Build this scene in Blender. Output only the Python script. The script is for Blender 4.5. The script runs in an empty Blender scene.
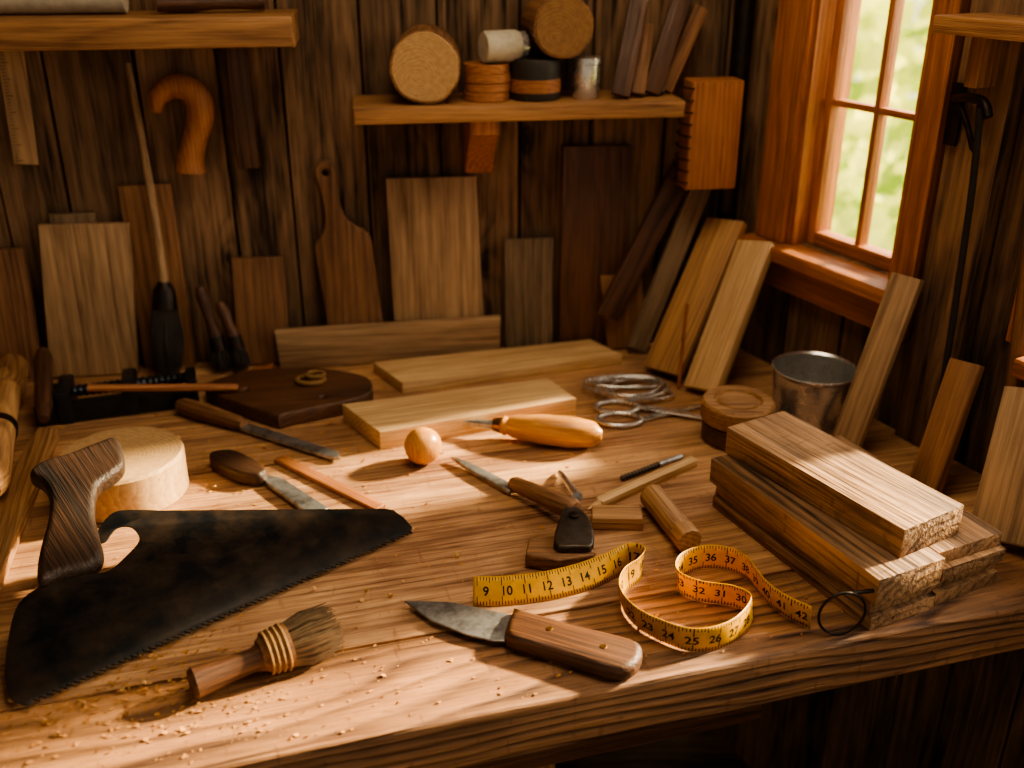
import bpy, bmesh, math, random, bisect
from mathutils import Vector, Matrix, noise as mnoise
random.seed(7)
SC=bpy.context.scene
TZ=.9
th=math.radians(24.4)
def lin(r,g,b):
    f=lambda c:(c/255.)**2.2
    return (f(r),f(g),f(b),1)
# ------------------------------------------------------------ materials
def nodes(name):
    m=bpy.data.materials.new(name); m.use_nodes=True; nt=m.node_tree
    return m,nt,nt.nodes["Principled BSDF"]
def N(nt,t,**k):
    n=nt.nodes.new(t)
    for a,b in k.items(): setattr(n,a,b)
    return n
_w={}
def wood(key,axis='X'):
    if (key,axis) in _w: return _w[(key,axis)]
    P=WOODS[key]; dark,lite=P['c']; freq=P.get('f',170.); rough=P.get('r',.6); bump=P.get('b',.25); ra=P.get('ra',.5)
    m,nt,bs=nodes("wood_%s_%s"%(key,axis)); L=nt.links.new
    def M_(op,a,b=None,c=None,clamp=False):
        n=N(nt,"ShaderNodeMath",operation=op,use_clamp=clamp)
        for i,v in enumerate((a,b,c)):
            if v is None: continue
            if isinstance(v,(int,float)): n.inputs[i].default_value=v
            else: L(v,n.inputs[i])
        return n.outputs[0]
    def V_(op,a,b=None,c=None):
        n=N(nt,"ShaderNodeVectorMath",operation=op)
        for i,v in enumerate((a,b,c)):
            if v is None: continue
            if isinstance(v,tuple): n.inputs[i].default_value=v
            else: L(v,n.inputs[i])
        return n
    def R_(v,a,b,c,d_):
        n=N(nt,"ShaderNodeMapRange"); L(v,n.inputs[0])
        for i,x in enumerate((a,b,c,d_)): n.inputs[i+1].default_value=x
        return n.outputs[0]
    tc=N(nt,"ShaderNodeTexCoord"); oi=N(nt,"ShaderNodeObjectInfo"); ge=N(nt,"ShaderNodeNewGeometry"); at=N(nt,"ShaderNodeAttribute",attribute_name="plank_centre")
    r=M_('ADD',oi.outputs['Random'],ge.outputs['Random Per Island'])
    r1=M_('FRACT',M_('MULTIPLY',r,13.7)); r2=M_('FRACT',M_('MULTIPLY',r,29.3)); r3=M_('FRACT',M_('MULTIPLY',r,47.1))
    la=M_('MULTIPLY',r1,6.); lb_=M_('MULTIPLY_ADD',r2,.12,-.06); lc=M_('MULTIPLY_ADD',r3,.07,.012)
    cx=N(nt,"ShaderNodeCombineXYZ"); o={'X':(la,lb_,lc),'Y':(lb_,la,lc),'Z':(lb_,lc,la)}[axis]
    for i in range(3): L(o[i],cx.inputs[i])
    v0=V_('SUBTRACT',tc.outputs['Object'],at.outputs['Vector']).outputs[0]
    vec=V_('ADD',v0,cx.outputs[0]).outputs[0]
    st=V_('MULTIPLY',vec,tuple(.22 if a==axis else 1. for a in 'XYZ')).outputs[0]
    nw=N(nt,"ShaderNodeTexNoise"); L(st,nw.inputs['Vector']); nw.inputs['Scale'].default_value=7; nw.inputs['Detail'].default_value=2; nw.inputs['Roughness'].default_value=.5
    wv=V_('MULTIPLY_ADD',nw.outputs['Color'],(P.get('w',.045),)*3,vec).outputs[0]
    cr=V_('MULTIPLY',wv,tuple(0. if a==axis else 1. for a in 'XYZ')).outputs[0]
    d=V_('LENGTH',cr).outputs['Value']
    if P.get('k'):
        vo=N(nt,"ShaderNodeTexVoronoi",voronoi_dimensions='2D'); ks=V_('MULTIPLY',vec,tuple(.45 if a==axis else 1. for a in 'XYZ')).outputs[0]
        L(ks,vo.inputs['Vector']); vo.inputs['Scale'].default_value=P['k']
        kk=M_('SUBTRACT',1.,M_('MULTIPLY',vo.outputs['Distance'],P.get('kr',5.)),None,True); k2=M_('POWER',kk,2.); d=M_('ADD',d,M_('MULTIPLY',k2,.035)); kd=M_('POWER',kk,6.)
    fr=M_('FRACT',M_('MULTIPLY',d,freq))
    rp=N(nt,"ShaderNodeValToRGB"); L(fr,rp.inputs[0]); e=rp.color_ramp.elements
    e[0].position=0; e[0].color=(.1,.1,.1,1); e[1].position=1; e[1].color=(.1,.1,.1,1)
    a=e.new(.22); a.color=(.9,.9,.9,1); a=e.new(.6); a.color=(.75,.75,.75,1)
    s2=V_('MULTIPLY',vec,tuple(.03 if a==axis else 1. for a in 'XYZ')).outputs[0]
    n2=N(nt,"ShaderNodeTexNoise"); L(s2,n2.inputs['Vector']); n2.inputs['Scale'].default_value=P.get('fs',230); n2.inputs['Detail'].default_value=3; n2.inputs['Roughness'].default_value=.75
    n3=N(nt,"ShaderNodeTexNoise"); L(st,n3.inputs['Vector']); n3.inputs['Scale'].default_value=11; n3.inputs['Detail'].default_value=4; n3.inputs['Roughness'].default_value=.7
    fine=R_(n2.outputs[0],.3,.7,0,1)
    f1=M_('ADD',M_('MULTIPLY',rp.outputs[0],ra),M_('MULTIPLY',fine,1-ra))
    A=P.get('bl',.25); f3=M_('ADD',f1,R_(n3.outputs[0],.3,.7,-A,A),None,True)
    if P.get('k'): f3=M_('SUBTRACT',f3,kd,None,True)
    mx=N(nt,"ShaderNodeMix",data_type='RGBA'); L(f3,mx.inputs[0]); mx.inputs[6].default_value=dark; mx.inputs[7].default_value=lite
    col=mx.outputs[2]
    if P.get('stain'):
        n5=N(nt,"ShaderNodeTexNoise"); L(vec,n5.inputs['Vector']); n5.inputs['Scale'].default_value=5; n5.inputs['Detail'].default_value=5; n5.inputs['Roughness'].default_value=.6
        n6=N(nt,"ShaderNodeTexNoise"); L(V_('MULTIPLY',vec,(40.,7.,7.)).outputs[0],n6.inputs['Vector']); n6.inputs['Scale'].default_value=3; n6.inputs['Detail'].default_value=3
        n7=N(nt,"ShaderNodeTexNoise"); L(V_('MULTIPLY',vec,(12.,90.,12.)).outputs[0],n7.inputs['Vector']); n7.inputs['Scale'].default_value=3; n7.inputs['Detail'].default_value=2
        sm=M_('MULTIPLY',R_(n5.outputs[0],.42,.68,0,1),P['stain']); sm=M_('ADD',sm,R_(n6.outputs[0],.64,.72,0,.4)); sm=M_('ADD',sm,R_(n7.outputs[0],.64,.70,0,.4),None,True)
        m5=N(nt,"ShaderNodeMix",data_type='RGBA'); L(sm,m5.inputs[0]); L(col,m5.inputs[6]); m5.inputs[7].default_value=P['sc']; col=m5.outputs[2]
    hv=N(nt,"ShaderNodeHueSaturation"); L(col,hv.inputs['Color']); hv.inputs['Saturation'].default_value=P.get('sat',.96)
    v=P.get('v',.25); L(M_('MULTIPLY_ADD',r1,2*v,1-v),hv.inputs['Value'])
    L(hv.outputs[0],bs.inputs['Base Color'])
    L(R_(f3,0,1,rough+.12,rough-.1),bs.inputs['Roughness'])
    bp=N(nt,"ShaderNodeBump"); bp.inputs['Strength'].default_value=bump; bp.inputs['Distance'].default_value=.003; L(f3 if bump>.4 else fine,bp.inputs['Height']); L(bp.outputs[0],bs.inputs['Normal'])
    _w[(key,axis)]=m; return m
WOODS={
 'wall':dict(c=(lin(40,28,19),lin(142,108,75)),f=70,r=.78,b=.7,ra=.28,v=.34,bl=.5,k=3.2,kr=6,fs=95,w=.12,sat=.92),
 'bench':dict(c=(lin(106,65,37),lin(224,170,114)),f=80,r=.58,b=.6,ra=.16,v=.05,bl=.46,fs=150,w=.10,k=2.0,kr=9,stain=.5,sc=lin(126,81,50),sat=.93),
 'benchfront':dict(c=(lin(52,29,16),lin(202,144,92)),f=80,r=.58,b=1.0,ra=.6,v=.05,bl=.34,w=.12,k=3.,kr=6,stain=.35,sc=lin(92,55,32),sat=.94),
 'pine':dict(c=(lin(174,132,86),lin(236,200,146)),f=150,r=.55,b=.2,ra=.35,v=.07,bl=.32),
 'oak':dict(c=(lin(104,67,40),lin(202,154,102)),f=170,r=.55,b=.35,ra=.45,v=.12),
 'stackw':dict(c=(lin(62,39,23),lin(196,146,94)),f=85,r=.62,b=1.0,ra=.42,v=.14,bl=.5,fs=130,w=.07,stain=.5,sc=lin(104,74,48),sat=.9),
 'plyl':dict(c=(lin(114,86,60),lin(196,160,118)),f=90,r=.65,b=.2,ra=.3,v=.12,bl=.36,fs=150),
 'mid':dict(c=(lin(80,52,32),lin(160,114,74)),f=110,r=.62,b=.25,ra=.4,v=.15,bl=.32),
 'walnut':dict(c=(lin(42,27,18),lin(112,75,50)),f=150,r=.45,b=.3,ra=.4,v=.12,bl=.32),
 'sawgrip':dict(c=(lin(24,17,13),lin(78,54,38)),f=120,r=.45,b=.4,ra=.3,v=.02,bl=.4,sat=.9),
 'grey':dict(c=(lin(74,62,48),lin(148,123,94)),f=90,r=.7,b=.4,ra=.3,v=.15,bl=.35),
 'orange':dict(c=(lin(116,65,33),lin(190,125,72)),f=150,r=.5,b=.2,ra=.4,v=.08),
 'frame':dict(c=(lin(112,62,31),lin(206,132,74)),f=110,r=.42,b=.3,ra=.35,v=.08),
 'honey':dict(c=(lin(160,98,38),lin(226,162,82)),f=200,r=.3,b=.08,ra=.35,v=.04),
 'shelf':dict(c=(lin(102,65,38),lin(186,136,88)),f=110,r=.6,b=.35,ra=.4,v=.08),
}
def metal(name,col,rough=.35,met=1.,spots=None,sc=40,bump=.05):
    m,nt,bs=nodes(name); L=nt.links.new
    tc=N(nt,"ShaderNodeTexCoord"); n=N(nt,"ShaderNodeTexNoise"); L(tc.outputs['Object'],n.inputs['Vector']); n.inputs['Scale'].default_value=sc; n.inputs['Detail'].default_value=5; n.inputs['Roughness'].default_value=.7
    rp=N(nt,"ShaderNodeValToRGB"); L(n.outputs[0],rp.inputs[0]); e=rp.color_ramp.elements
    e[0].position=.4; e[0].color=col; e[1].position=.72; e[1].color=spots or tuple(c*.5 for c in col[:3])+(1,)
    L(rp.outputs[0],bs.inputs['Base Color']); bs.inputs['Metallic'].default_value=met
    mr=N(nt,"ShaderNodeMapRange"); L(n.outputs[0],mr.inputs[0]); mr.inputs[3].default_value=rough-.12; mr.inputs[4].default_value=rough+.2; L(mr.outputs[0],bs.inputs['Roughness'])
    bp=N(nt,"ShaderNodeBump"); bp.inputs['Strength'].default_value=bump; bp.inputs['Distance'].default_value=.002; L(n.outputs[0],bp.inputs['Height']); L(bp.outputs[0],bs.inputs['Normal'])
    return m
STEEL=metal("steel_brushed",lin(230,230,228),.24,.88,lin(196,194,190),30,.02)
BLADE=metal("steel_worn",lin(186,188,190),.36,.85,lin(100,96,90))
BLACKM=metal("steel_blackened",lin(24,27,30),.38,.3,lin(68,54,42),18,.15)
CLAMPM=metal("steel_clamp",lin(62,66,72),.34,.7,lin(44,40,38),40,.1)
IRON=metal("iron_dark",lin(52,49,48),.40,.8,lin(72,56,44),50,.15)
TOOLM=metal("iron_tool",lin(96,90,84),.38,.8,lin(72,58,46),50,.12)
BRASS=metal("brass_old",lin(160,122,72),.35,1,lin(92,62,38))
def plain(name,col,rough=.6,bump=0,sc=60,var=.7):
    return metal(name,col,rough,0,tuple(c*var for c in col[:3])+(1,),sc,bump)
BRISTLE=plain("bristle",lin(130,106,80),.8,0,60,.5)
DBRISTLE=plain("bristle_dark",lin(74,67,62),.8)
LABEL=plain("paper_label",lin(200,190,168),.7)
CAN=plain("can_dark",lin(50,44,38),.5)
BLACK=plain("ink_black",lin(20,16,12),.7)
CORD=plain("cord_dark",lin(40,35,33),.8)
TAPEY=plain("tape_yellow",lin(230,168,34),.42,0,25,.62)
TWINE=plain("twine",lin(146,112,72),.85,.4,200)
PLASTER=plain("earth_outside",lin(140,160,80),.9)
# ------------------------------------------------------------ builders
def link(o,parent=None):
    SC.collection.objects.link(o)
    if parent is not None:
        o.parent=parent; o.matrix_parent_inverse=parent.matrix_world.inverted()
    return o
def empty(name,loc=(0,0,TZ)):
    e=bpy.data.objects.new(name,None); e.location=loc; e.empty_display_size=.02; SC.collection.objects.link(e)
    e.matrix_world=Matrix.Translation(loc); return e
def fin(name,me,mat,M,parent,smooth=True,ang=32):
    if mat: me.materials.append(mat)
    if smooth:
        for p in me.polygons: p.use_smooth=True
        me.set_sharp_from_angle(angle=math.radians(ang))
    o=bpy.data.objects.new(name,me); o.matrix_world=M; link(o,parent); return o
def bmbox(bm,x0,x1,y0,y1,z0,z1):
    vs=[bm.verts.new((x,y,z)) for x in(x0,x1) for y in(y0,y1) for z in(z0,z1)]
    for f in((0,1,3,2),(4,6,7,5),(0,4,5,1),(2,3,7,6),(0,2,6,4),(1,5,7,3)): bm.faces.new([vs[i] for i in f])
    return vs
def box(name,L,W,H,M,mat,bev=.002,parent=None,jit=0.):
    bm=bmesh.new(); vs=bmbox(bm,-L/2,L/2,-W/2,W/2,-H/2,H/2)
    for v in vs: v.co+=Vector((random.uniform(-jit,jit),random.uniform(-jit,jit),0))
    bmesh.ops.recalc_face_normals(bm,faces=bm.faces)
    if bev: bmesh.ops.bevel(bm,geom=bm.edges[:]+bm.verts[:],offset=bev,segments=2,affect='EDGES',profile=.6)
    me=bpy.data.meshes.new(name); bm.to_mesh(me); bm.free()
    return fin(name,me,mat,M,parent)
def frame(o,x,y,z):
    M=Matrix.Identity(4)
    for i,v in enumerate((x,y,z)): M.col[i][:3]=Vector(v).normalized()
    M.translation=Vector(o); return M
def rotz(p,a): return Matrix.Translation(p)@Matrix.Rotation(math.radians(a),4,'Z')
def board(name,A,B,wd,W,T,mat,bev=.002,parent=None):
    A,B=Vector(A),Vector(B); x=(B-A); L=x.length; x.normalize(); y=Vector(wd); y=(y-x*y.dot(x)).normalized(); z=x.cross(y)
    return box(name,L,W,T,frame((A+B)/2,x,y,z),mat,bev,parent,.0008)
def cat(pts,n=6,closed=True):
    out=[]; m=len(pts)
    for i in range(m if closed else m-1):
        g=lambda k: Vector(pts[k%m]) if closed else Vector(pts[max(0,min(m-1,k))])
        p0,p1,p2,p3=g(i-1),g(i),g(i+1),g(i+2)
        for j in range(n):
            t=j/n; out.append(.5*((2*p1)+(p2-p0)*t+(2*p0-5*p1+4*p2-p3)*t*t+(3*p1-p0-3*p2+p3)*t**3))
    if not closed: out.append(Vector(pts[-1]))
    return out
def extr(name,loops,T,M,mat,bev=.0015,parent=None,res=2):
    cu=bpy.data.curves.new(name,'CURVE'); cu.dimensions='2D'; cu.fill_mode='BOTH'
    for lp in loops:
        s=cu.splines.new('POLY'); s.points.add(len(lp)-1); s.use_cyclic_u=True
        for i,p in enumerate(lp): s.points[i].co=(p[0],p[1],0,1)
    cu.extrude=max(T/2-bev,.0001); cu.bevel_depth=bev; cu.bevel_resolution=res; cu.offset=-bev
    t=bpy.data.objects.new("t",cu); SC.collection.objects.link(t); dg=bpy.context.evaluated_depsgraph_get()
    me=bpy.data.meshes.new_from_object(t.evaluated_get(dg)); bpy.data.objects.remove(t); bpy.data.curves.remove(cu); me.name=name; me.materials.clear()
    bm=bmesh.new(); bm.from_mesh(me); bmesh.ops.remove_doubles(bm,verts=bm.verts,dist=.00002); bm.to_mesh(me); bm.free()
    return fin(name,me,mat,M,parent)
def flat(name,pts,z0,T,mat,ang=0,bev=.0015,parent=None,sm=0,holes=()):
    """outline in bench millimetres, laid flat at height z0 (m) above the bench"""
    P=[Vector((p[0]/1000,p[1]/1000)) for p in pts]; c=sum(P,Vector((0,0)))/len(P); R=Matrix.Rotation(math.radians(-ang),2)
    q=[R@(p-c) for p in P]
    if sm: q=cat(q,sm)
    lo=[q]+[[R@(Vector((h[0]/1000,h[1]/1000))-c)+Vector((math.cos(k*math.pi/8)*h[2]/1000,math.sin(k*math.pi/8)*h[2]/1000)) for k in range(16)] for h in holes]
    return extr(name,lo,T,rotz((c.x,c.y,TZ+z0+T/2),ang),mat,bev,parent)
def lathe(name,prof,M,mat,seg=40,parent=None,ang=35,wob=0):
    bm=bmesh.new(); rings=[]
    for r,z in prof:
        if r<1e-6: rings.append([bm.verts.new((0,0,z))])
        else:
            row=[]
            for k in range(seg):
                a=2*math.pi*k/seg; q=r*(1+(wob*mnoise.noise((math.cos(a)*2,math.sin(a)*2,z*30)) if wob else 0)); row.append(bm.verts.new((q*math.cos(a),q*math.sin(a),z)))
            rings.append(row)
    for a,b in zip(rings,rings[1:]):
        for k in range(seg):
            k2=(k+1)%seg
            if len(a)==1 and len(b)==1: continue
            if len(a)==1: bm.faces.new((a[0],b[k],b[k2]))
            elif len(b)==1: bm.faces.new((a[k],a[k2],b[0]))
            else: bm.faces.new((a[k],a[k2],b[k2],b[k]))
    bmesh.ops.recalc_face_normals(bm,faces=bm.faces)
    me=bpy.data.meshes.new(name); bm.to_mesh(me); bm.free(); return fin(name,me,mat,M,parent,True,ang)
def zframe(A,B):
    A,B=Vector(A),Vector(B); z=(B-A).normalized(); x=Vector((0,0,1)).cross(z)
    if x.length<.01: x=Vector((1,0,0))
    x.normalize(); return frame(A,x,z.cross(x),z),(B-A).length
def turned(name,A,B,prof,mat,parent=None,seg=32,sq=1.,wob=0):
    """prof: (t 0..1, radius m) along A->B"""
    M,L=zframe(A,B); pr=[(0,prof[0][0]*L)]+[(r,t*L) for t,r in prof]+[(0,prof[-1][0]*L)]
    o=lathe(name,pr,M,mat,seg,parent,40,wob)
    if sq!=1:
        for v in o.data.vertices: v.co.y*=sq
    return o
def tube(name,pts,rad,mat,parent=None,seg=14,closed=False,sm=6):
    P=cat([Vector(p) for p in pts],sm,closed) if sm else [Vector(p) for p in pts]
    n=len(P)
    if isinstance(rad,(int,float)): R=[rad]*n
    else:
        m=len(rad)-1; R=[]
        for i in range(n):
            t=i/(n-1)*m; k=min(int(t),m-1); R.append(rad[k]*(1-(t-k))+rad[k+1]*(t-k))
    c=sum(P,Vector())/n
    bm=bmesh.new(); rings=[]; prev=None
    for i in range(n):
        a=P[(i-1)%n] if (closed or i>0) else P[0]; b=P[(i+1)%n] if (closed or i<n-1) else P[-1]
        t=(b-a).normalized()
        u=t.orthogonal().normalized() if prev is None else (prev-t*prev.dot(t)).normalized()
        prev=u; w=t.cross(u)
        rings.append([bm.verts.new(P[i]-c+(u*math.cos(2*math.pi*k/seg)+w*math.sin(2*math.pi*k/seg))*R[i]) for k in range(seg)])
    for i in range(n if closed else n-1):
        a,b=rings[i],rings[(i+1)%n]
        for k in range(seg): bm.faces.new((a[k],a[(k+1)%seg],b[(k+1)%seg],b[k]))
    if not closed:
        bm.faces.new(rings[0][::-1]); bm.faces.new(rings[-1])
    bmesh.ops.recalc_face_normals(bm,faces=bm.faces)
    me=bpy.data.meshes.new(name); bm.to_mesh(me); bm.free()
    return fin(name,me,mat,Matrix.Translation(c),parent,True,50)
def hairs(name,A,B,r0,r1,n,mat,parent,hr=.0006,flat=1.):
    M,L=zframe(A,B); bm=bmesh.new()
    for i in range(n):
        a=random.random()*6.283; q=math.sqrt(random.random()); p=Vector((math.cos(a)*q*r0,math.sin(a)*q*r0*flat,0)); l=L*random.uniform(.8,1.04)*(1-.12*q*q)
        e=Vector((math.cos(a)*q*r1,math.sin(a)*q*r1*flat,l))+Vector((random.gauss(0,.002),random.gauss(0,.002),0)); md=(p+e)/2+Vector((math.cos(a),math.sin(a)*flat,0))*q*.15*r1
        rs=[]
        for c,h in((p,hr),(md,hr),(e,hr*.35)): rs.append([bm.verts.new(c+Vector((math.cos(k*2.094)*h,math.sin(k*2.094)*h,0))) for k in range(3)])
        for s,t in zip(rs,rs[1:]):
            for k in range(3): bm.faces.new((s[k],s[(k+1)%3],t[(k+1)%3],t[k]))
        bm.faces.new(rs[2])
    me=bpy.data.meshes.new(name); bm.to_mesh(me); bm.free(); return fin(name,me,mat,M,parent)
def P(x,y,z=0): return Vector((x/1000,y/1000,TZ+z/1000))
# wall frames -------------------------------------------------------------
CO=Vector((.39,1.776,0)); UP=Vector((0,0,1))
BR=Vector((math.cos(math.radians(8)),math.sin(math.radians(8)),0)); BN=Vector((math.sin(math.radians(8)),-math.cos(math.radians(8)),0))
WR=Vector((.465,-.885,0)).normalized(); WN=Vector((-.885,-.465,0)).normalized()
def Bk(s,z,off=0): return CO-BR*s/1000+BN*off/1000+UP*(TZ+z/1000)
def Rt(d,z,off=0): return CO+WR*d/1000+WN*off/1000+UP*(TZ+z/1000)
def backpoly(name,pts,T,off,mat,tilt=0,bev=.0015,parent=None,sm=0,holes=()):
    """outline (s,z) mm on back wall; bottom edge stands 'off' mm from wall and leans back by tilt deg"""
    ps=[Vector((-p[0]/1000,p[1]/1000)) for p in pts]; c=sum(ps,Vector((0,0)))/len(ps); zb=min(p.y for p in ps)
    q=[p-Vector((c.x,zb)) for p in ps]
    if sm: q=cat(q,sm)
    lo=[q]+[[Vector((-h[0]/1000,h[1]/1000))-Vector((c.x,zb))+Vector((math.cos(k*math.pi/8),math.sin(k*math.pi/8)))*h[2]/1000 for k in range(16)] for h in holes]
    M=frame(Bk(-c.x*1000,zb*1000+(1.5 if tilt else 0),off),BR,UP,BN)@Matrix.Rotation(math.radians(-tilt),4,'X')@Matrix.Translation((0,0,T/2))
    return extr(name,lo,T,M,mat,bev,parent)
def rect(s0,s1,z0,z1,j=0): return [(s0+j,z0),(s1+j,z0),(s1,z1),(s0,z1)]
# ============================================================ ROOM
def plankwall(name,O,R,Nn,x0,x1,z0,z1,holes,mat):
    bm=bmesh.new(); x=x0; lay=bm.verts.layers.float_vector.new("plank_centre")
    def spans(a,b):
        sp=[(z0,z1)]
        for h0,h1,hz0,hz1 in holes:
            if a<h1-1e-4 and b>h0+1e-4:
                ns=[]
                for p,q in sp:
                    if hz0>p: ns.append((p,min(q,hz0)))
                    if hz1<q: ns.append((max(p,hz1),q))
                sp=ns
        return sp
    cuts=sorted(set([h for hh in holes for h in hh[:2]]))
    while x<x1-1e-4:
        w=random.uniform(.095,.145); nx=min(x+w,x1)
        for c in cuts:
            if x+.004<c<nx+.02: nx=c; break
        dep=random.uniform(0,.006); cc=Vector(((x+nx)/2,0,0)); g=random.uniform(.0015,.0035)
        for a,b in spans(x,nx):
            if b-a>.01:
                for v in bmbox(bm,x+g,nx-g,a,b,-.024,-dep): v[lay]=cc
                for v in bmbox(bm,x,nx,a,b,-.04,-.026): v[lay]=cc
        x=nx
    bmesh.ops.recalc_face_normals(bm,faces=bm.faces)
    bmesh.ops.bevel(bm,geom=[e for e in bm.edges],offset=.0016,segments=1,affect='EDGES')
    me=bpy.data.meshes.new(name); bm.to_mesh(me); bm.free()
    return fin(name,me,mat,frame(O,R,UP,Nn),None,False)
plankwall("wall_back",CO,BR,BN,-2.1,.0,0,2.4,[],wood('wall','Y'))
W1=(.175,.405,TZ+.225,TZ+.92); W2=(.62,1.5,TZ+.2,TZ+1.1)  # second opening is added out of view to let more sun in
plankwall("wall_right",CO,WR,WN,0,2.6,0,2.4,[W1,W2],wood('wall','Y'))
LC=CO-BR*2.1
plankwall("wall_left",LC-Vector((0,2.4,0)),Vector((0,1,0)),Vector((1,0,0)),0,2.4,0,2.4,[],wood('wall','Y'))
box("floor",4.6,4.6,.04,Matrix.Translation((-.2,.2,-.02)),wood('wall','X'),0)
box("ceiling",3.6,3.4,.04,Matrix.Translation((-.1,.35,2.42)),wood('wall','X'),0)
# windows
FR=wood('frame','Y'); FRX=wood('frame','X')
def rbox(name,d0,d1,z0,z1,o0,o1,mat,parent,bev=.002):
    d0,d1,z0,z1,o0,o1=[v/1000 for v in(d0,d1,z0,z1,o0,o1)]
    M=frame(CO+WR*(d0+d1)/2+WN*(o0+o1)/2+UP*(TZ+(z0+z1)/2),WR,UP,WN)
    return box(name,d1-d0,z1-z0,o1-o0,M,mat,bev,parent)
w=empty("window_1",Rt(290,500))
rbox("casing_left",104,172,225,925,1,24,FR,w); rbox("casing_right",405,445,225,925,1,24,FR,w); rbox("casing_top",104,450,925,985,1,26,FRX,w)
rbox("jamb_left",172,186,225,925,-70,14,FR,w,.001); rbox("jamb_right",392,405,225,925,-70,14,FR,w,.001); rbox("jamb_top",186,392,908,925,-70,10,FRX,w,.001)
rbox("sill",92,458,200,224,-60,50,FRX,w,.004); rbox("apron",112,442,145,199,1,20,FRX,w)
rbox("sash_stile_left",187,204,226,906,-44,-16,FR,w); rbox("sash_stile_right",378,391,226,906,-44,-16,FR,w)
rbox("sash_rail_bottom",204,378,226,248,-44,-16,FRX,w); rbox("sash_rail_top",204,378,884,906,-44,-16,FRX,w)
rbox("muntin_upright",287,297,248,884,-40,-20,FR,w,.001)
for i,z in enumerate((450,666)): rbox("muntin_bar_%d"%i,204,378,z,z+10,-39,-21,FRX,w,.001)
gm,gt,gb=nodes("window_glass"); L=gt.links.new
tr=N(gt,"ShaderNodeBsdfTransparent"); gl=N(gt,"ShaderNodeBsdfGlossy"); gl.inputs['Roughness'].default_value=.05; mxs=N(gt,"ShaderNodeMixShader"); mxs.inputs[0].default_value=.04
L(tr.outputs[0],mxs.inputs[1]); L(gl.outputs[0],mxs.inputs[2]); L(mxs.outputs[0],gt.nodes["Material Output"].inputs[0])
rbox("glass",204,378,248,884,-31,-29,gm,w,0)
w=empty("added_sun_window",Rt(1060,600))  # unseen window, added so sun reaches the front of the bench
rbox("casing_left",606,620,205,1100,1,22,FR,w); rbox("casing_right",1502,1560,190,1150,1,22,FR,w); rbox("casing_top",606,1560,1102,1160,1,22,FRX,w)
rbox("sill",640,1570,172,198,-50,45,FRX,w,.004)
for i,d in enumerate((621,1060,1482)): rbox("stile_%d"%i,d,d+16,201,1098,-40,-15,FR,w)
for i,z in enumerate((202,640,1080)): rbox("rail_%d"%i,638,1481,z,z+16,-39,-16,FRX,w)
# ============================================================ BENCH
bench=empty("workbench",(0,1.2,TZ))
fa=math.radians(15.8); fx=Vector((math.cos(fa),math.sin(fa))); fy=Vector((-math.sin(fa),math.cos(fa))); F0=Vector((-.447,.642))
poly=[Vector((-1.42,.367)),Vector((.792,.991)),Vector((.384,1.768)),Vector((-1.42,1.515))]
loc=[Vector(((p-F0).dot(fx),(p-F0).dot(fy))) for p in poly]
def clip(pl,c,keep):
    o=[]
    for i in range(len(pl)):
        a,b=pl[i],pl[(i+1)%len(pl)]; da,db=(a.y-c)*keep,(b.y-c)*keep
        if da>=0: o.append(a)
        if da*db<0: o.append(a+(b-a)*(da/(da-db)))
    return o
cuts=[-.02,.135,.40,.66,.93,1.3]
for i in range(5):
    q=clip(clip(loc,cuts[i]+.0003,1),cuts[i+1]-.0003,-1)
    if len(q)<3: continue
    c=sum(q,Vector((0,0)))/len(q); T=.068 if i==0 else .045
    wpos=F0+fx*c.x+fy*c.y
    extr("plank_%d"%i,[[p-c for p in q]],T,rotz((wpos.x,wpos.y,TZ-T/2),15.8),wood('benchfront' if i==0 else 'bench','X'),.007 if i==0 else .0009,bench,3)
def bw(u,v,z): p=F0+fx*u+fy*v; return Vector((p.x,p.y,z))
for i,(u,v) in enumerate([(-.7,.1),(.5,.12),(-.6,.8),(.5,.75)]): box("leg_%d"%i,.08,.08,TZ-.07,rotz(bw(u,v,(TZ-.07)/2),15.8),wood('mid','Z'),.004,bench)
box("apron_front",1.9,.025,.10,rotz(bw(-.15,.09,TZ-.12),15.8),wood('walnut','X'),.003,bench)
# ============================================================ BACK WALL ITEMS
sh=empty("wall_shelf",Bk(1150,560,70))
backpoly("shelf_board",rect(734,1700,545,588),.15,0,wood('shelf','X'),0,.004,sh)
backpoly("cleat",rect(815,848,346,543),.03,0,wood('walnut','Y'),0,.002,sh)
rl=empty("paper_roll",Bk(1090,600,70))
turned("roll",Bk(1300,612,80),Bk(975,612,80),[(0,.022),(1,.022)],LABEL,rl)
tl=empty("screwdriver",Bk(850,600,70))
turned("dark_handle",Bk(930,603,90),Bk(780,603,60),[(0,.012),(.3,.014),(.6,.009),(1,.013)],wood('walnut','Z'),tl)
lathe("dark_tin",[(0,0),(.023,0),(.024,.002),(.024,.05),(.022,.052),(0,.052)],Matrix.Translation(Bk(900,589,40)),CAN)
ru=empty("wooden_ruler",Bk(1170,450,5))
backpoly("rule",[(1150,545),(1190,545),(1198,360),(1162,358)],.004,6,wood('plyl','Y'),0,.0008,ru)
bm=bmesh.new()
for k in range(34):
    z=.365+k*.005; l=.012 if k%5==0 else .006; x0=-1.198+(z-.36)*.043+.003
    bmbox(bm,x0,x0+l,TZ+z,TZ+z+.0009,.0101,.0105)
me=bpy.data.meshes.new("marks"); bm.to_mesh(me); bm.free(); fin("marks",me,BLACK,frame(CO,BR,UP,BN),ru,False)
tube("carved_hook_handle",[Bk(s,z,30) for s,z in [(964,440),(958,462),(937,477),(912,474),(897,453),(899,425),(911,395),(921,365),(924,345)]],[.009,.015,.018,.020,.022,.021,.019,.021,.024],wood('orange','Z'))
br=empty("long_handled_brush",Bk(990,200,50))
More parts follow.
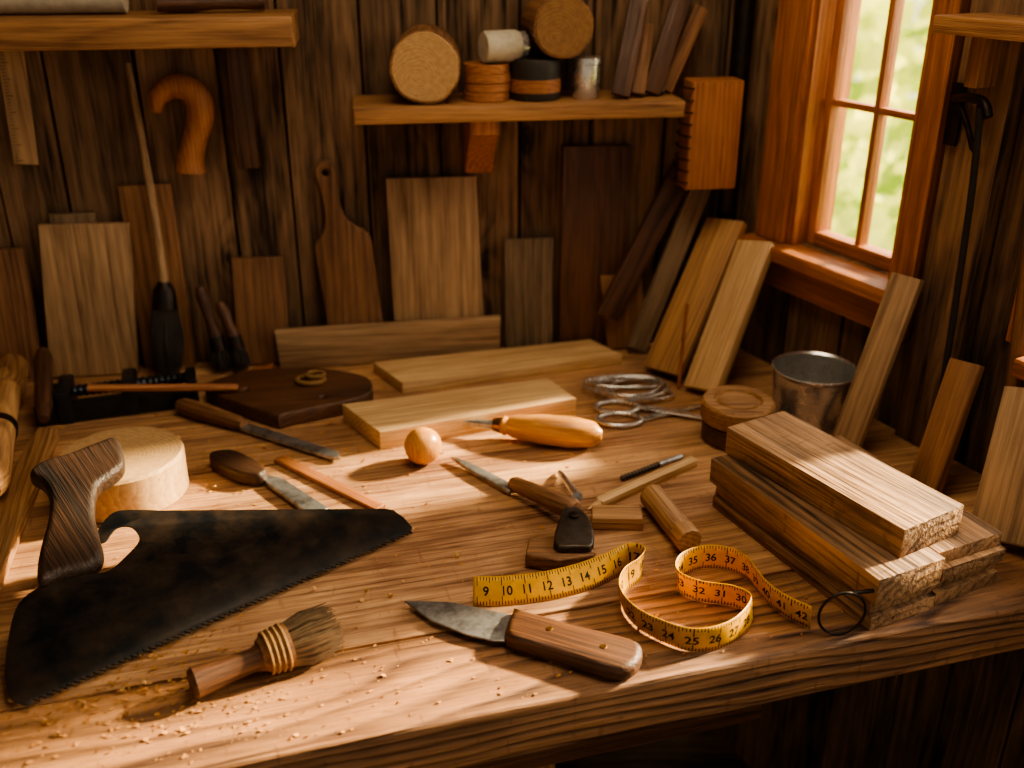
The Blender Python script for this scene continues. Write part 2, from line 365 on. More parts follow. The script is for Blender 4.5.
tube("stick",[Bk(1000,512,12),Bk(994,400,20),Bk(990,280,32),Bk(988,158,45)],[.0055,.006,.007,.008],wood('plyl','Z'),br)
turned("ferrule",Bk(988,165,45),Bk(992,120,50),[(0,.009),(.3,.018),(1,.021)],IRON,br)
hairs("bristles",Bk(992,122,50),Bk(1000,2,60),.02,.026,420,DBRISTLE,br,.0012)
def lb(name,pts,off,T,key,tilt,**k): return backpoly(name,pts,T/1000,off,wood(key,'Y'),tilt,**k)
lb("leaning_board",[(1053,0),(1198,0),(1176,262),(1034,260)],34,14,'plyl',5)
lb("leaning_board",[(960,0),(1048,0),(1045,318),(962,320)],10,12,'mid',1.5)
lb("leaning_board",[(1090,0),(1165,0),(1160,276),(1088,276)],12,10,'grey',1.5)
lb("leaning_board",[(1212,0),(1420,0),(1400,226),(1206,224)],30,14,'mid',4)
lb("leaning_board",[(794,0),(884,0),(878,190),(792,190)],26,14,'mid',6)
cut=[(722,345),(709,351),(697,343),(692,325),(690,290),(684,258),(668,242),(648,228),(640,205),(631,80),(626,2),(716,2),(728,100),(737,190),(735,212),(722,230),(716,252),(718,285),(724,315),(728,332)]
lb("cutting_board",cut,25,13,'mid',4,sm=3,holes=[(710,330,6)],bev=.003)
lb("leaning_board",[(447,0),(609,0),(611,318),(458,317)],25,13,'plyl',4)
backpoly("timber_offcut",[(425,0),(812,0),(815,68),(422,74)],.018,41,wood('plyl','X'),1,.002)
lb("leaning_board",[(325,0),(412,0),(410,205),(323,204)],26,12,'grey',5)
lb("leaning_board",[(191,0),(312,0),(308,364),(189,362)],22,14,'walnut',3)
lb("leaning_board",[(150,0),(225,0),(240,137),(165,133)],42,12,'mid',6)
board("leaning_board",Bk(232,70,66),Bk(92,330,20),BR,.042,.014,wood('walnut','X'))
board("leaning_board",Bk(178,10,78),Bk(62,300,30),BR,.036,.016,wood('grey','X'))
for nm,s,z0,ln in (("paint_brush",915,3,150),("paint_brush",885,3,120)):
    e=empty(nm,Bk(s,z0,60)); turned("handle",Bk(s,z0+60,50),Bk(s+18,z0+ln,42),[(0,.012),(.35,.008),(.8,.011),(1,.006)],wood('walnut','Z'),e)
    turned("ferrule",Bk(s-3,z0+38,54),Bk(s,z0+62,50),[(0,.014),(1,.012)],IRON,e); hairs("bristles",Bk(s-3,z0+40,54),Bk(s-8,z0,60),.012,.015,200,DBRISTLE,e,.001)
extr("door_wedge",[[(-.03,0),(.03,0),(.03,.022),(-.03,.008)]],.03,frame(Bk(850,1,95),BR,UP,BN),wood('orange','X'))
s2=empty("bracket_shelf",Bk(400,440,70))
backpoly("shelf_board",rect(137,656,430,455),.14,0,wood('shelf','X'),0,.003,s2)
cor=[(0,.428),(.125,.428),(.125,.408),(.10,.388),(.06,.355),(.04,.33),(0,.325)]
extr("bracket",[[(x,z-.36) for x,z in cor]],.046,frame(Bk(455,360,0),BN,UP,-BR),wood('frame','Y'),.003,s2)
def disc(name,C,r,h,mat,parent=None,seg=40,wob=0): return lathe(name,[(0,0),(r*.97,0),(r,h*.06),(r,h*.94),(r*.97,h),(0,h)],Matrix.Translation(C),mat,seg,parent,35,wob)
def ringmat(name,c1,c2,fq):
    m,nt,bs=nodes(name); L=nt.links.new; tc=N(nt,"ShaderNodeTexCoord"); no=N(nt,"ShaderNodeTexNoise"); L(tc.outputs['Object'],no.inputs['Vector']); no.inputs['Scale'].default_value=14; no.inputs['Detail'].default_value=4
    ad=N(nt,"ShaderNodeVectorMath",operation='MULTIPLY_ADD'); L(no.outputs['Color'],ad.inputs[0]); ad.inputs[1].default_value=(.03,.03,0); L(tc.outputs['Object'],ad.inputs[2])
    mp=N(nt,"ShaderNodeMapping"); mp.inputs['Scale'].default_value=(1,1,0); L(ad.outputs[0],mp.inputs[0])
    ln=N(nt,"ShaderNodeVectorMath",operation='LENGTH'); L(mp.outputs[0],ln.inputs[0])
    mu=N(nt,"ShaderNodeMath",operation='MULTIPLY'); L(ln.outputs['Value'],mu.inputs[0]); mu.inputs[1].default_value=fq
    fr=N(nt,"ShaderNodeMath",operation='FRACT'); L(mu.outputs[0],fr.inputs[0])
    n2=N(nt,"ShaderNodeTexNoise"); L(tc.outputs['Object'],n2.inputs['Vector']); n2.inputs['Scale'].default_value=130; n2.inputs['Detail'].default_value=5
    m1=N(nt,"ShaderNodeMath",operation='MULTIPLY'); L(fr.outputs[0],m1.inputs[0]); m1.inputs[1].default_value=.3
    m2=N(nt,"ShaderNodeMath",operation='MULTIPLY_ADD'); L(n2.outputs[0],m2.inputs[0]); m2.inputs[1].default_value=.7; L(m1.outputs[0],m2.inputs[2])
    mx=N(nt,"ShaderNodeMix",data_type='RGBA'); L(m2.outputs[0],mx.inputs[0]); mx.inputs[6].default_value=c1; mx.inputs[7].default_value=c2; L(mx.outputs[2],bs.inputs['Base Color']); bs.inputs['Roughness'].default_value=.8
    bp=N(nt,"ShaderNodeBump"); bp.inputs['Strength'].default_value=.5; bp.inputs['Distance'].default_value=.001; L(m2.outputs[0],bp.inputs['Height']); L(bp.outputs[0],bs.inputs['Normal'])
    return m
RING=ringmat("end_grain",lin(144,108,70),lin(220,182,132),210)
RINGD=ringmat("end_grain_dark",lin(94,68,46),lin(168,126,86),210)
def log(name,A,B,r,parent=None,m=RING):
    e=empty(name,A) if parent is None else parent
    M,Ln=zframe(A,B)
    lathe("bark",[(r*.9,.002),(r,.002),(r*1.0,Ln-.002),(r*.9,Ln-.002)],M,wood('mid','Z'),48,e,35,.05)
    lathe("heartwood",[(0,0),(r*.93,0),(r*.96,.003),(r*.96,Ln-.003),(r*.93,Ln),(0,Ln)],M,m,48,e,35,.05); return e
log("log_slice",Bk(535,511,20),Bk(545,511,128),.054)
log("log_slice",Bk(335,566,15),Bk(330,566,118),.047,None,RINGD)
e=empty("wooden_disc_stack",Bk(446,456,80))
for i in range(4): disc("disc_%d"%i,Bk(446+random.uniform(-2,2),455.5+i*14,80),.037-.001*(i%2),.0135,wood('orange','X'),e)
e=empty("glass_jar",Bk(430,535,80)); 
turned("body",Bk(452,536,95),Bk(395,536,78),[(0,.022),(.08,.024),(.9,.024),(1,.021)],LABEL,e); turned("lid",Bk(395,536,78),Bk(386,536,75),[(0,.0215),(1,.0215)],STEEL,e)
e=empty("labelled_can",Bk(368,480,80))
lathe("body",[(0,0),(.040,0),(.041,.003),(.041,.058),(.039,.062),(0,.062)],Matrix.Translation(Bk(368,455.5,78)),CAN,40,e)
lathe("label",[(.0412,.012),(.0416,.012),(.0416,.032),(.0412,.032)],Matrix.Translation(Bk(368,455.5,78)),wood('orange','X'),40,e)
lathe("small_tin",[(0,0),(.021,0),(.022,.002),(.022,.052),(.0235,.053),(.0235,.062),(.022,.063),(0,.063)],Matrix.Translation(Bk(287,455.5,85)),STEEL)
e=empty("offcut_bundle",Bk(160,470,60))
for i,(a,b,zt,wd_,k) in enumerate([(236,196,600,.03,'walnut'),(205,178,560,.022,'mid'),(180,120,610,.03,'walnut'),(165,140,540,.02,'grey'),(150,85,585,.024,'mid')]): board("offcut_%d"%i,Bk(a,460,110-i*12),Bk(b,zt,45-i*6),BR,wd_,.014,wood(k,'X'),.002,e)
e=empty("wooden_block_with_coil",Bk(75,390,90)); 
box("block",.088,.05,.176,frame(Bk(75,393,85),BR,-BN,UP),wood('orange','Z'),.004,e)
for i in range(9): tube("coil_%d"%i,[Bk(119,318+i*19,85)+BR*.009*math.cos(a)+BN*(.028*math.sin(a)) for a in [k*math.pi/4 for k in range(8)]],.0016,IRON,e,6,True,2)
turned("wall_pipe",Bk(14,2,34),Bk(14,1400,34),[(0,.017),(1,.017)],IRON)
# ============================================================ RIGHT WALL ITEMS
board("leaning_plank",P(258,1566,12),P(374,1700,240),(.6,-.8,0),.078,.016,wood('oak','X'))
board("leaning_plank",P(312,1492,12),P(412,1628,222),(.6,-.8,0),.066,.018,wood('pine','X'))
board("leaning_plank",P(484,1290,8),P(560,1350,255),(.60,-.8,0),.046,.014,wood('plyl','X'))
board("leaning_plank",P(560,1180,8),P(612,1236,172),(.5,-.86,0),.045,.014,wood('mid','X'))
board("leaning_plank",P(606,1046,10),P(668,1148,170),(.5,-.86,0),.085,.014,wood('plyl','X'))
turned("thin_dowel",P(279,1522,2),P(284,1532,148),[(0,.003),(1,.003)],wood('orange','Z'))
rbox("trim_1",462,545,2,1490,1,26,wood('wall','Y'),None)
e=empty("iron_wall_hook",Rt(500,480,40))
tube("arm",[Rt(470,500,34),Rt(500,506,48),Rt(534,506,60),Rt(548,490,64)],.006,IRON,e); tube("brace",[Rt(478,498,36),Rt(500,470,38),Rt(520,440,40),Rt(528,500,58)],.004,IRON,e,8,False,3)
box("plate",.02,.08,.006,frame(Rt(474,480,33),WR,UP,WN),IRON,.001,e)
tube("hanging_cord",[Rt(536,500,66),Rt(540,400,58),Rt(545,280,56),Rt(552,160,58),Rt(560,60,62),Rt(566,4,66)],.0045,CORD)
turned("leaning_pole",Rt(650,2,24),Rt(590,570,16),[(0,.013),(1,.011)],wood('mid','Z'))
e=empty("side_shelf",Rt(600,600,60)); rbox("board",480,640,585,606,1,110,wood('shelf','X'),e); rbox("bracket",500,520,520,584,1,60,wood('shelf','Y'),e)
# ============================================================ BENCH ITEMS (back)
flat("pine_board",[(-240,1591),(143,1698),(194,1627),(-181,1503)],0,.02,wood('pine','X'),16)
flat("pine_board",[(-264,1402),(59,1501),(101,1424),(-194,1307)],0,.03,wood('pine','X'),18)
e=empty("carved_wood_slab",P(-360,1470))
flat("slab",[(-497,1472),(-480,1520),(-440,1548),(-344,1560),(-255,1530),(-228,1490),(-240,1440),(-342,1384),(-372,1380)],0,.025,wood('walnut','X'),10,.004,e,3,[(-430,1470,6),(-300,1440,5)])
tube("twine_ring",[P(-330+22*math.cos(a),1495+16*math.sin(a),30) for a in [k*math.pi/6 for k in range(12)]],.004,TWINE,e,10,True,3)
tube("twine_ring_small",[P(-322+14*math.cos(a),1500+11*math.sin(a),37) for a in [k*math.pi/6 for k in range(12)]],.0035,TWINE,e,10,True,3)
e=empty("bar_clamp",P(-600,1460))
board("bar",P(-735,1385,18),P(-505,1462,18),(0,1,0),.014,.034,CLAMPM,.002,e)
turned("screw",P(-700,1440,34),P(-520,1498,34),[(i/40,.0105 if i%2 else .008) for i in range(41)],CLAMPM,e,16)
turned("handle",P(-738,1428,34),P(-700,1440,34),[(0,.012),(.1,.016),(.9,.015),(1,.010)],CLAMPM,e)
board("fixed_jaw",P(-690,1388,28),P(-712,1462,28),(0,0,1),.054,.022,CLAMPM,.004,e); board("sliding_jaw",P(-600,1420,28),P(-622,1490,28),(0,0,1),.052,.022,CLAMPM,.004,e)
board("end_jaw",P(-512,1452,25),P(-530,1510,25),(0,0,1),.046,.016,CLAMPM,.004,e)
turned("thin_dowel",P(-650,1392,62),P(-440,1460,32),[(0,.006),(1,.006)],wood('orange','Z'))
e=empty("chisel",P(-400,1360))
turned("handle",P(-527,1430,15),P(-410,1366,13),[(0,.010),(.06,.013),(.3,.0145),(.7,.012),(.93,.011),(1,.008)],wood('mid','Z'),e)
flat("blade",[(-414,1360),(-404,1376),(-254,1286),(-248,1268),(-262,1268)],.004,.006,BLADE,-32,.001,e)
e=empty("cabinet_scraper",P(-330,1200))
flat("head",[(-432,1262),(-420,1238),(-385,1208),(-352,1196),(-340,1205),(-345,1222),(-372,1250),(-405,1272)],0,.022,wood('sawgrip','X'),-32,.006,e,4)
flat("blade",[(-356,1222),(-338,1196),(-262,1112),(-240,1128),(-318,1208)],.003,.007,BLADE,-45,.0015,e)
flat("wood_strip",[(-343,1266),(-332,1280),(-168,1143),(-180,1130)],0,.007,wood('orange','X'),-40)
lathe("wooden_ball",[(0,0)]+[(.027*math.sin(a),.027-.027*math.cos(a)) for a in [k*math.pi/20 for k in range(1,20)]]+[(0,.054)],Matrix.Translation((-.1276,1.269,TZ)),wood('honey','Z'),40)
e=empty("carving_chisel",P(50,1345))
turned("handle",P(-16,1344,22),P(132,1308,24),[(0,.012),(.03,.015),(.07,.013),(.12,.017),(.4,.0225),(.7,.024),(.92,.019),(1,.008)],wood('honey','Z'),e)
turned("ferrule",P(-28,1347,22),P(-15,1344,22),[(0,.010),(1,.0125)],BRASS,e); turned("blade",P(-75,1358,20),P(-26,1346,22),[(0,.004),(.5,.006),(1,.007)],BLADE,e)
e=empty("carving_gouge",P(0,1180,8))
flat("blade",[(-88,1270),(-60,1252),(0,1192),(8,1178),(-4,1172),(-60,1232)],.004,.006,BLADE,-43,.001,e,0)
turned("handle",P(0,1186,14),P(82,1100,24),[(0,.008),(.05,.0105),(.4,.012),(.7,.0145),(.95,.014),(1,.010)],wood('mid','Z'),e)
e=empty("block_plane",P(65,1045))
flat("sole",[(16,1006),(20,1040),(60,1050),(98,1036),(98,1006),(56,994)],0,.02,wood('mid','X'),0,.003,e,0)
flat("body",[(50,1016),(66,1096),(84,1098),(98,1066),(98,1014),(76,1008)],.0205,.010,TOOLM,80,.003,e,3)
turned("pivot_pin",P(78,1074,31),P(78,1074,35),[(0,.007),(.8,.007),(1,.005)],IRON,e,20)
e=empty("marking_awl",P(70,1190)); turned("blade",P(84,1112,36),P(66,1238,4),[(0,.007),(.3,.0055),(.9,.004),(1,.001)],BLADE,e)
e=empty("wooden_dowel",P(200,1080)); turned("shaft",P(184,1150,18),P(218,1036,18),[(0,.012),(.03,.0165),(.75,.0165),(.77,.0145),(.80,.0145),(.82,.017),(.98,.017),(1,.015)],wood('oak','Z'),e)
flat("wood_block",[(104,1122),(168,1124),(167,1088),(102,1090)],0,.018,wood('oak','X'),0,.002)
e=empty("carpenter_pencil",P(180,1200)); board("shaft",P(116,1146,6),P(262,1262,6),(0,0,1),.012,.014,wood('pine','X'),.002,e); turned("tip",P(116,1146,6),P(100,1133,5),[(0,.006),(.7,.002),(1,.0006)],wood('pine','Z'),e,12)
e=empty("drill_bit",P(200,1245)); turned("shank",P(210,1254,5),P(246,1278,5),[(0,.004),(1,.004)],BLADE,e,16); turned("flute",P(152,1214,5),P(210,1254,5),[(i/24,.0045 if i%2 else .0028) for i in range(25)],TOOLM,e,12)
e=empty("scissors",P(230,1420,4))
for i,(cx,cy) in enumerate(((168,1398),(168,1442))): tube("bow_%d"%i,[P(cx+34*math.cos(a),cy+22*math.sin(a),5) for a in [k*math.pi/6 for k in range(12)]],.0042,STEEL,e,10,True,3)
flat("blade_0",[(196,1404),(240,1430),(300,1452),(308,1448),(245,1415),(202,1394)],.002,.003,STEEL,20,.0008,e); flat("blade_1",[(196,1436),(240,1418),(300,1395),(306,1400),(245,1434),(200,1446)],.0055,.003,STEEL,-20,.0008,e)
pts=[]
for k in range(74):
    a=k*math.pi/6; q=k/12; pts.append(P(196+12*math.sin(q*2.1)+(56+12*math.sin(q*3))*math.cos(a),1500+9*math.cos(q*2.7)+(34+8*math.cos(q*2))*math.sin(a),5+k*.25+3*math.sin(a*.5)))
tube("wire_coil",pts,.0024,STEEL,None,8,False,3)
lathe("metal_cup",[(0,0),(.053,0),(.056,.003),(.0610,.090),(.0635,.093),(.0645,.096),(.0625,.097),(.0598,.094),(.055,.006),(0,.006)],Matrix.Translation((.460,1.392,TZ)),STEEL,64)
e=empty("wooden_lidded_jar",(.337,1.345,TZ))
lathe("base",[(0,0),(.048,0),(.0505,.003),(.0505,.030),(.046,.034),(0,.034)],Matrix.Translation((.337,1.345,TZ)),wood('walnut','X'),56,e)
lathe("lid",[(0,.0341),(.052,.0341),(.054,.037),(.054,.061),(.051,.065),(.036,.065),(.034,.060),(.030,.060),(.028,.064),(.012,.064),(0,.063)],Matrix.Translation((.337,1.345,TZ)),wood('oak','X'),56,e)
lathe("log_round",[(0,0),(.078,0),(.081,.003),(.082,.057),(.079,.061),(0,.061)],Matrix.Translation((-.526,1.184,TZ)),RING,64,None,35,.02)
# ============================================================ LUMBER STACK
e=empty("lumber_stack",P(470,1030))
aw=math.atan2(.43,.903); wv=Vector((math.cos(aw),math.sin(aw),0)); lv=Vector((-math.sin(aw),math.cos(aw),0)); O=Vector((.392,.886,TZ))
lays=[(0,.094,0,.29,0,.018),(.002,.092,.006,.285,.0183,.0165),(-.002,.096,-.002,.30,.035,.035),(.0975,.10,.004,.27,0,.0172),(.0965,.102,.010,.27,.0174,.0172),(.0985,.098,.0,.262,.0348,.0172),(.0965,.10,.008,.27,.0522,.0172),(.034,.100,.022,.285,.0702,.038)]
for i,(w0,ww,l0,ll,z0,hh) in enumerate(lays):
    a=random.uniform(-.6,.6) if i<7 else 5
    c=O+wv*(w0+ww/2)+lv*(l0+ll/2)+UP*(z0+hh/2)
    box("board_%d"%i,ll,ww,hh,rotz(c,math.degrees(aw)+90+a),wood('stackw','X'),.0015,e,.0006)
e=empty("iron_ring_bolt",P(362,893,28)); 
rr=Vector((.95,.1,0)).normalized()
tube("ring",[P(356,880,29)+rr*.026*math.cos(a)+UP*.027*math.sin(a) for a in [k*math.pi/6 for k in range(12)]],.0016,IRON,e,8,True,3)
turned("pin",P(366,884,53),P(396,891,52),[(0,.0025),(1,.0025)],IRON,e,10)
# ============================================================ TAPE
path=[(-44,930),(-2,932),(45,942),(88,960),(122,984),(142,1004),(155,998),(150,978),(132,955),(126,924),(138,892),(162,868),(192,852),(228,860),(256,884),(268,910),(250,930),(214,940),(194,958),(202,986),(230,1004),(258,1002),(278,984),(286,958),(294,932),(309,908),(328,890)]
pp=cat([Vector((x/1000,y/1000,0)) for x,y in path],8,False)
cum=[0]
for a,b in zip(pp,pp[1:]): cum.append(cum[-1]+(b-a).length)
TL=cum[-1]; HW=.033
def tp(u,v,off=0):
    u=max(0,min(TL-1e-6,u)); i=min(bisect.bisect_right(cum,u)-1,len(pp)-2); f=(u-cum[i])/(cum[i+1]-cum[i]); p=pp[i].lerp(pp[i+1],f)
    a=pp[max(i-1,0)]; b=pp[min(i+2,len(pp)-1)]; t=(b-a).normalized(); n=Vector((-t.y,t.x,0))
    le=.75*math.cos(min(u/.24,1)*math.pi/2)+.2*math.sin(u*14)
    d=(UP+n*le).normalized(); nn=t.cross(d)
    bow=.0014*(1-(2*v-1)**2)
    return p+d*v*HW+nn*(off+bow)+UP*(TZ+.0012)
e=empty("tape_measure",P(150,930))
bm=bmesh.new(); prev=None; nU=260; nV=5
for i in range(nU+1):
    col=[bm.verts.new(tp(TL*i/nU,j/nV)) for j in range(nV+1)]
    if prev:
        for j in range(nV): bm.faces.new((prev[j],col[j],col[j+1],prev[j+1]))
    prev=col
me=bpy.data.meshes.new("ribbon"); bm.to_mesh(me); bm.free(); o=fin("ribbon",me,TAPEY,Matrix.Identity(4),e,True,80)
md=o.modifiers.new("s",'SOLIDIFY'); md.thickness=.0006; md.offset=0
bm=bmesh.new()
def mark(u0,u1,v0,v1):
    for off in(.0005,-.0005): bm.faces.new([bm.verts.new(tp(u,v,off)) for u,v in((u0,v0),(u1,v0),(u1,v1),(u0,v1))])
k=0; u=.004
while u<TL-.003:
    l=.30 if k%8==0 else (.2 if k%4==0 else .13)
    for s_ in(0,1):
        n=3 if l>.25 else 1
        for q in range(n):
            a,b=l*q/n,l*(q+1)/n
            mark(u,u+.0010,(.02+a) if not s_ else .98-b,(.02+b) if not s_ else .98-a)
    u+=.0036; k+=1
for k in range(1,int(TL/.0245)+1):
    cu=bpy.data.curves.new("n",'FONT'); cu.body=str(k+8); cu.size=.0145; cu.offset=.0003; cu.align_x='CENTER'; t=bpy.data.objects.new("t",cu); SC.collection.objects.link(t)
    dg=bpy.context.evaluated_depsgraph_get(); m2=bpy.data.meshes.new_from_object(t.evaluated_get(dg)); bpy.data.objects.remove(t)
    u0=k*.0245-.010
    for sgn in(1,-1):
        vs=[bm.verts.new(tp(u0+v.co.x*sgn,.5+(v.co.y-.0052)/HW,.0005*sgn)) for v in m2.vertices]
        for p in m2.polygons:
            try: bm.faces.new([vs[i] for i in p.vertices])
            except Exception: pass
me=bpy.data.meshes.new("markings"); bm.to_mesh(me); bm.free(); fin("markings",me,BLACK,Matrix.Identity(4),e,False)
# ============================================================ KNIFE, BRUSH
e=empty("wood_carving_knife",P(20,880))
flat("blade",[(-122,930),(-100,930),(-68,928),(8,902),(4,860),(-20,860),(-50,871),(-88,894)],.006,.0028,BLADE,-20,.001,e,0)
flat("handle",[(4,900),(30,892),(60,878),(95,864),(126,851),(136,838),(132,818),(120,805),(100,803),(70,817),(35,834),(-4,852),(-6,875)],0,.022,wood('walnut','X'),-25,.0085,e,3)
flat("bolster",[(2,906),(12,902),(4,852),(-6,856)],.002,.016,BRASS,-20,.003,e)
for x,y in((40,863),(95,834)): disc("rivet",P(x,y,21.2),.0035,.0015,BRASS,e,20)
e=empty("shaving_brush",P(-250,820,20))
turned("handle",P(-318,779,20),P(-256,818,22),[(0,.014),(.05,.0165),(.5,.013),(.85,.012),(1,.016)],wood('walnut','Z'),e)
turned("ferrule",P(-258,817,24),P(-232,833,25),[(0,.016),(.3,.022),(1,.024)],wood('mid','Z'),e)
zz,_=zframe(P(-258,817,24),P(-232,833,25)); zz=zz.to_3x3()
for i in range(4): 
    a=P(-252+i*5,820.5+i*3.2,24.3)
    tube("twine_%d"%i,[a+(zz@Vector((math.cos(q),math.sin(q),0)))*(.0215+.0008*i) for q in [k*math.pi/6 for k in range(12)]],.0018,TWINE,e,8,True,2)
hairs("bristles",P(-236,831,25),P(-184,863,26),.022,.026,520,BRISTLE,e,.0011)
# ============================================================ LEFT TOOLS
e=empty("wooden_mallet",P(-740,1300,20))
turned("head",P(-832,1530,40),P(-790,1420,42),[(0,.020),(.05,.024),(.9,.026),(1,.022)],wood('oak','Z'),e); turned("handle",P(-791,1424,42),P(-672,1105,48),[(0,.020),(.3,.021),(.7,.025),(.9,.027),(1,.018)],wood('oak','Z'),e)
turned("band",P(-742,1293,44),P(-736,1277,44),[(0,.0245),(1,.0245)],IRON,e)
flat("marked_batten",[(-716,1350),(-684,1343),(-590,945),(-650,925)],0,.018,wood('oak','X'),-74,.002)
e=empty("dark_chisel",P(-740,1400)); turned("handle",P(-752,1482,84),P(-700,1340,34),[(0,.010),(.1,.014),(.8,.013),(1,.008)],wood('walnut','Z'),e)
# ============================================================ HANDSAW (handle propped on the log round, teeth on the bench)
phi=math.radians(16); SH=Vector((-.125,1.075,TZ+.007)); ev=Vector((-.748,-.663,0)).normalized(); nv=Vector((ev.y,-ev.x,0)); mv=nv*math.cos(phi)+UP*math.sin(phi); Nv=ev.cross(mv)
e=empty("handsaw",P(-350,960))
SM=frame(SH,ev,mv,Nv)
hook=cat([Vector(p) for p in [(313,174),(320,168),(327,168),(326,182),(311,198),(293,207),(272,199),(248,184)]],4,False)
notch=cat([Vector(p) for p in [(383,140),(352,128),(335,124),(309,136),(289,150),(286,168),(291,178),(302,181),(313,174)]],4,False)
toe=cat([Vector(p) for p in [(470,0),(479,14),(477,34),(465,69),(438,120),(415,136),(383,140)]],4,False)
teeth=[]; a=1
while a<464: teeth+=[(a,4.0),(a+1.4,-1.6)]; a+=6.6
outl=[(7,51),(0,44),(-4,26),(-3,6)]+teeth+[tuple(p) for p in toe[:-1]]+[tuple(p) for p in notch[:-1]]+[tuple(p) for p in hook]
extr("blade",[[(x/1000,y/1000) for x,y in outl]],.0018,SM,BLACKM,.0003,e,1)
hd=[(354,309),(335,322),(301,322),(262,326),(246,326),(241,310),(253,272),(274,258),(297,247),(317,207),(327,167),(334,142),(352,131),(383,136),(406,137),(400,160),(386,188),(365,223),(350,258),(347,284)]
extr("handle",[cat([Vector((x/1000,y/1000)) for x,y in hd],4)],.026,SM,wood('sawgrip','Y'),.0085,e,3)
for (x,y,m_) in((231,156,STEEL),(375,152,BRASS),(345,158,BRASS)): lathe("screw",[(0,0),(.005,0),(.0055,.001),(.004,.0028),(0,.003)],SM@Matrix.Translation((x/1000,y/1000,.0009 if m_ is STEEL else .013)),m_,20,e)
# ============================================================ SAWDUST + SHAVINGS
bm=bmesh.new()
def flake(x,y,s):
    a=random.random()*6.28; n=random.choice((3,4,4,5)); c=Vector((x,y,TZ+.0004))
    tz=Vector((random.uniform(-.4,.4),random.uniform(-.4,.4),1)).normalized(); u=tz.orthogonal(); w_=tz.cross(u); st=random.uniform(.3,.9)
    bm.faces.new([bm.verts.new(c+(u*math.cos(a+k*6.283/n)+w_*math.sin(a+k*6.283/n)*st)*s*random.uniform(.6,1.2)+UP*s*.5) for k in range(n)])
for i in range(5600):
    r=random.random()
    if r<.35: x,y=random.gauss(-.40,.11),random.gauss(.80,.06)
    elif r<.6: x,y=random.gauss(-.42,.15),random.gauss(1.28,.1)
    else: x,y=random.uniform(-.6,.5),random.uniform(.72,1.45)
    if (Vector((x,y))-F0).dot(fy)<.01 : continue
    flake(x,y,random.choice((.0006,.0008,.0008,.0011,.0011,.0014,.0019,.0026)))
me=bpy.data.meshes.new("sawdust"); bm.to_mesh(me); bm.free(); fin("sawdust",me,plain("sawdust",lin(206,146,84),.8,0,60,.4),Matrix.Identity(4),None,False)
bm=bmesh.new()
for i in range(34):
    x,y=random.choice([(random.gauss(-.43,.06),random.gauss(.80,.04)),(random.gauss(-.41,.05),random.gauss(1.24,.08)),(random.gauss(-.05,.15),random.gauss(1.0,.05))])
    if (Vector((x,y))-F0).dot(fy)<.02: continue
    R=random.uniform(.002,.004); W_=random.uniform(.002,.005); turn=random.uniform(2.5,7); an=random.random()*6.28; ax=Vector((math.cos(an),math.sin(an),0)); sd=Vector((-ax.y,ax.x,0)); pv=None
    for j in range(15):
        t=j/14*turn; rr_=R*(1-.06*t); c=Vector((x,y,TZ+R+.0004))+ (sd*math.cos(t)+UP*math.sin(t))*rr_+ax*t*.0006
        cur=[bm.verts.new(c),bm.verts.new(c+ax*W_)]
        if pv: bm.faces.new((pv[0],cur[0],cur[1],pv[1]))
        pv=cur
me=bpy.data.meshes.new("wood_shavings"); bm.to_mesh(me); bm.free(); fin("wood_shavings",me,plain("shaving",lin(214,164,104),.7,0,60,.6),Matrix.Identity(4),None,True,80)
# ============================================================ OUTSIDE
box("garden_ground",14,14,.02,Matrix.Translation((8.2,4.5,-.1)),PLASTER,0)
fm,nt,bs=nodes("foliage_glow"); L=nt.links.new
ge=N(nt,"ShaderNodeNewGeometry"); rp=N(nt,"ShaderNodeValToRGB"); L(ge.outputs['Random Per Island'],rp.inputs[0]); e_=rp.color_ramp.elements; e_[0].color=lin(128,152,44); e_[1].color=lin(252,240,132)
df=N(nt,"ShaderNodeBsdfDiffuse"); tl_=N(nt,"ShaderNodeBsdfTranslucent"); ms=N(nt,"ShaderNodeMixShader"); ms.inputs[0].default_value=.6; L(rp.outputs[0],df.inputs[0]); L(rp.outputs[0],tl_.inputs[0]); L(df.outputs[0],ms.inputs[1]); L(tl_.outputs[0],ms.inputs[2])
em=N(nt,"ShaderNodeEmission"); em.inputs[1].default_value=.9; L(rp.outputs[0],em.inputs[0]); as_=N(nt,"ShaderNodeAddShader"); L(ms.outputs[0],as_.inputs[0]); L(em.outputs[0],as_.inputs[1]); L(as_.outputs[0],nt.nodes["Material Output"].inputs[0])  # emission added to the leaf colour stands in for overexposed sunlight
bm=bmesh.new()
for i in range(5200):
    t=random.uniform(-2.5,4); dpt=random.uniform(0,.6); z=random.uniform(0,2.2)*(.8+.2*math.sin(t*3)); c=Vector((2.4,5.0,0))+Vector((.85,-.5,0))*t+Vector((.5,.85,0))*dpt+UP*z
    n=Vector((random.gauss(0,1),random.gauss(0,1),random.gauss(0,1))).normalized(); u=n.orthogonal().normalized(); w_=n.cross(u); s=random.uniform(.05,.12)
    bm.faces.new([bm.verts.new(c+u*s*a+w_*s*b*.6) for a,b in((-1,0),(-.3,1),(.5,.8),(1,0),(.5,-.8),(-.3,-1))])
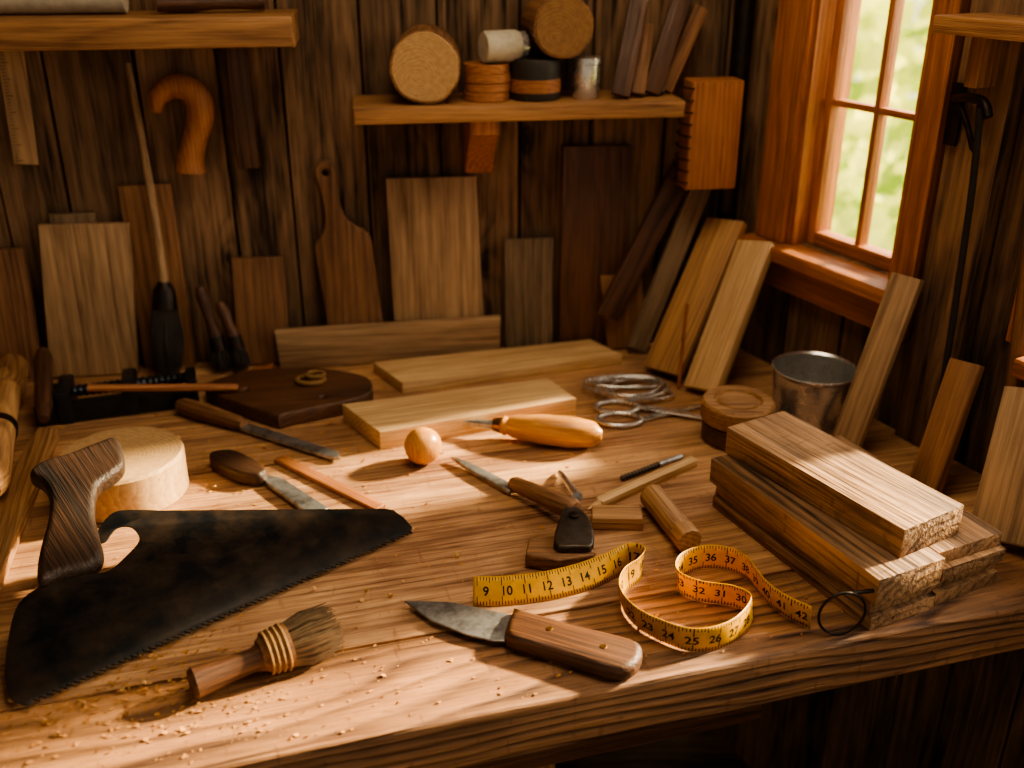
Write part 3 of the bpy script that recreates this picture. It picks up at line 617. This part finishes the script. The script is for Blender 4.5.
me=bpy.data.meshes.new("garden_hedge"); bm.to_mesh(me); bm.free(); fin("garden_hedge",me,fm,Matrix.Identity(4),None,False)
# ============================================================ LIGHT
SD=Vector((-.915,-.40,-.50)).normalized()
wd_=bpy.data.worlds.new("World"); SC.world=wd_; wd_.use_nodes=True; wt=wd_.node_tree; bg=wt.nodes["Background"]; L=wt.links.new
tc=N(wt,"ShaderNodeTexCoord"); dt=N(wt,"ShaderNodeVectorMath",operation='DOT_PRODUCT'); L(tc.outputs['Generated'],dt.inputs[0]); dt.inputs[1].default_value=tuple(-SD)
mxm=N(wt,"ShaderNodeMath",operation='MAXIMUM'); L(dt.outputs['Value'],mxm.inputs[0]); mxm.inputs[1].default_value=0
pw=N(wt,"ShaderNodeMath",operation='POWER'); L(mxm.outputs[0],pw.inputs[0]); pw.inputs[1].default_value=3
ma=N(wt,"ShaderNodeMath",operation='MULTIPLY_ADD'); L(pw.outputs[0],ma.inputs[0]); ma.inputs[1].default_value=7.; ma.inputs[2].default_value=.23; L(ma.outputs[0],bg.inputs[1])
bg.inputs[0].default_value=(1,.88,.70,1)
sl=bpy.data.lights.new("sun","SUN"); so=bpy.data.objects.new("sun",sl); SC.collection.objects.link(so); sl.energy=20; sl.angle=math.radians(4.0); sl.color=(1,.79,.48)
so.rotation_euler=SD.to_track_quat('-Z','Y').to_euler(); so.location=(4,3,4)
al=bpy.data.lights.new("fill_light","AREA"); ao=bpy.data.objects.new("fill_light",al); SC.collection.objects.link(ao); al.energy=6; al.size=.7; al.color=(1,.79,.55); ao.location=(.1,1.0,2.3)  # unseen warm fill light, added to brighten the back-wall boards
cam=bpy.data.cameras.new("camera"); co=bpy.data.objects.new("camera",cam); SC.collection.objects.link(co)
co.location=(0,0,1.6); co.rotation_euler=(math.pi/2-th,0,0); cam.lens=36*1000/1024; cam.sensor_width=36
cam.dof.use_dof=True; cam.dof.focus_distance=1.18; cam.dof.aperture_fstop=2.8; cam.clip_start=.02
SC.camera=co
SC.view_settings.view_transform='AgX'; SC.view_settings.look='AgX - Medium High Contrast'; SC.view_settings.exposure=.5
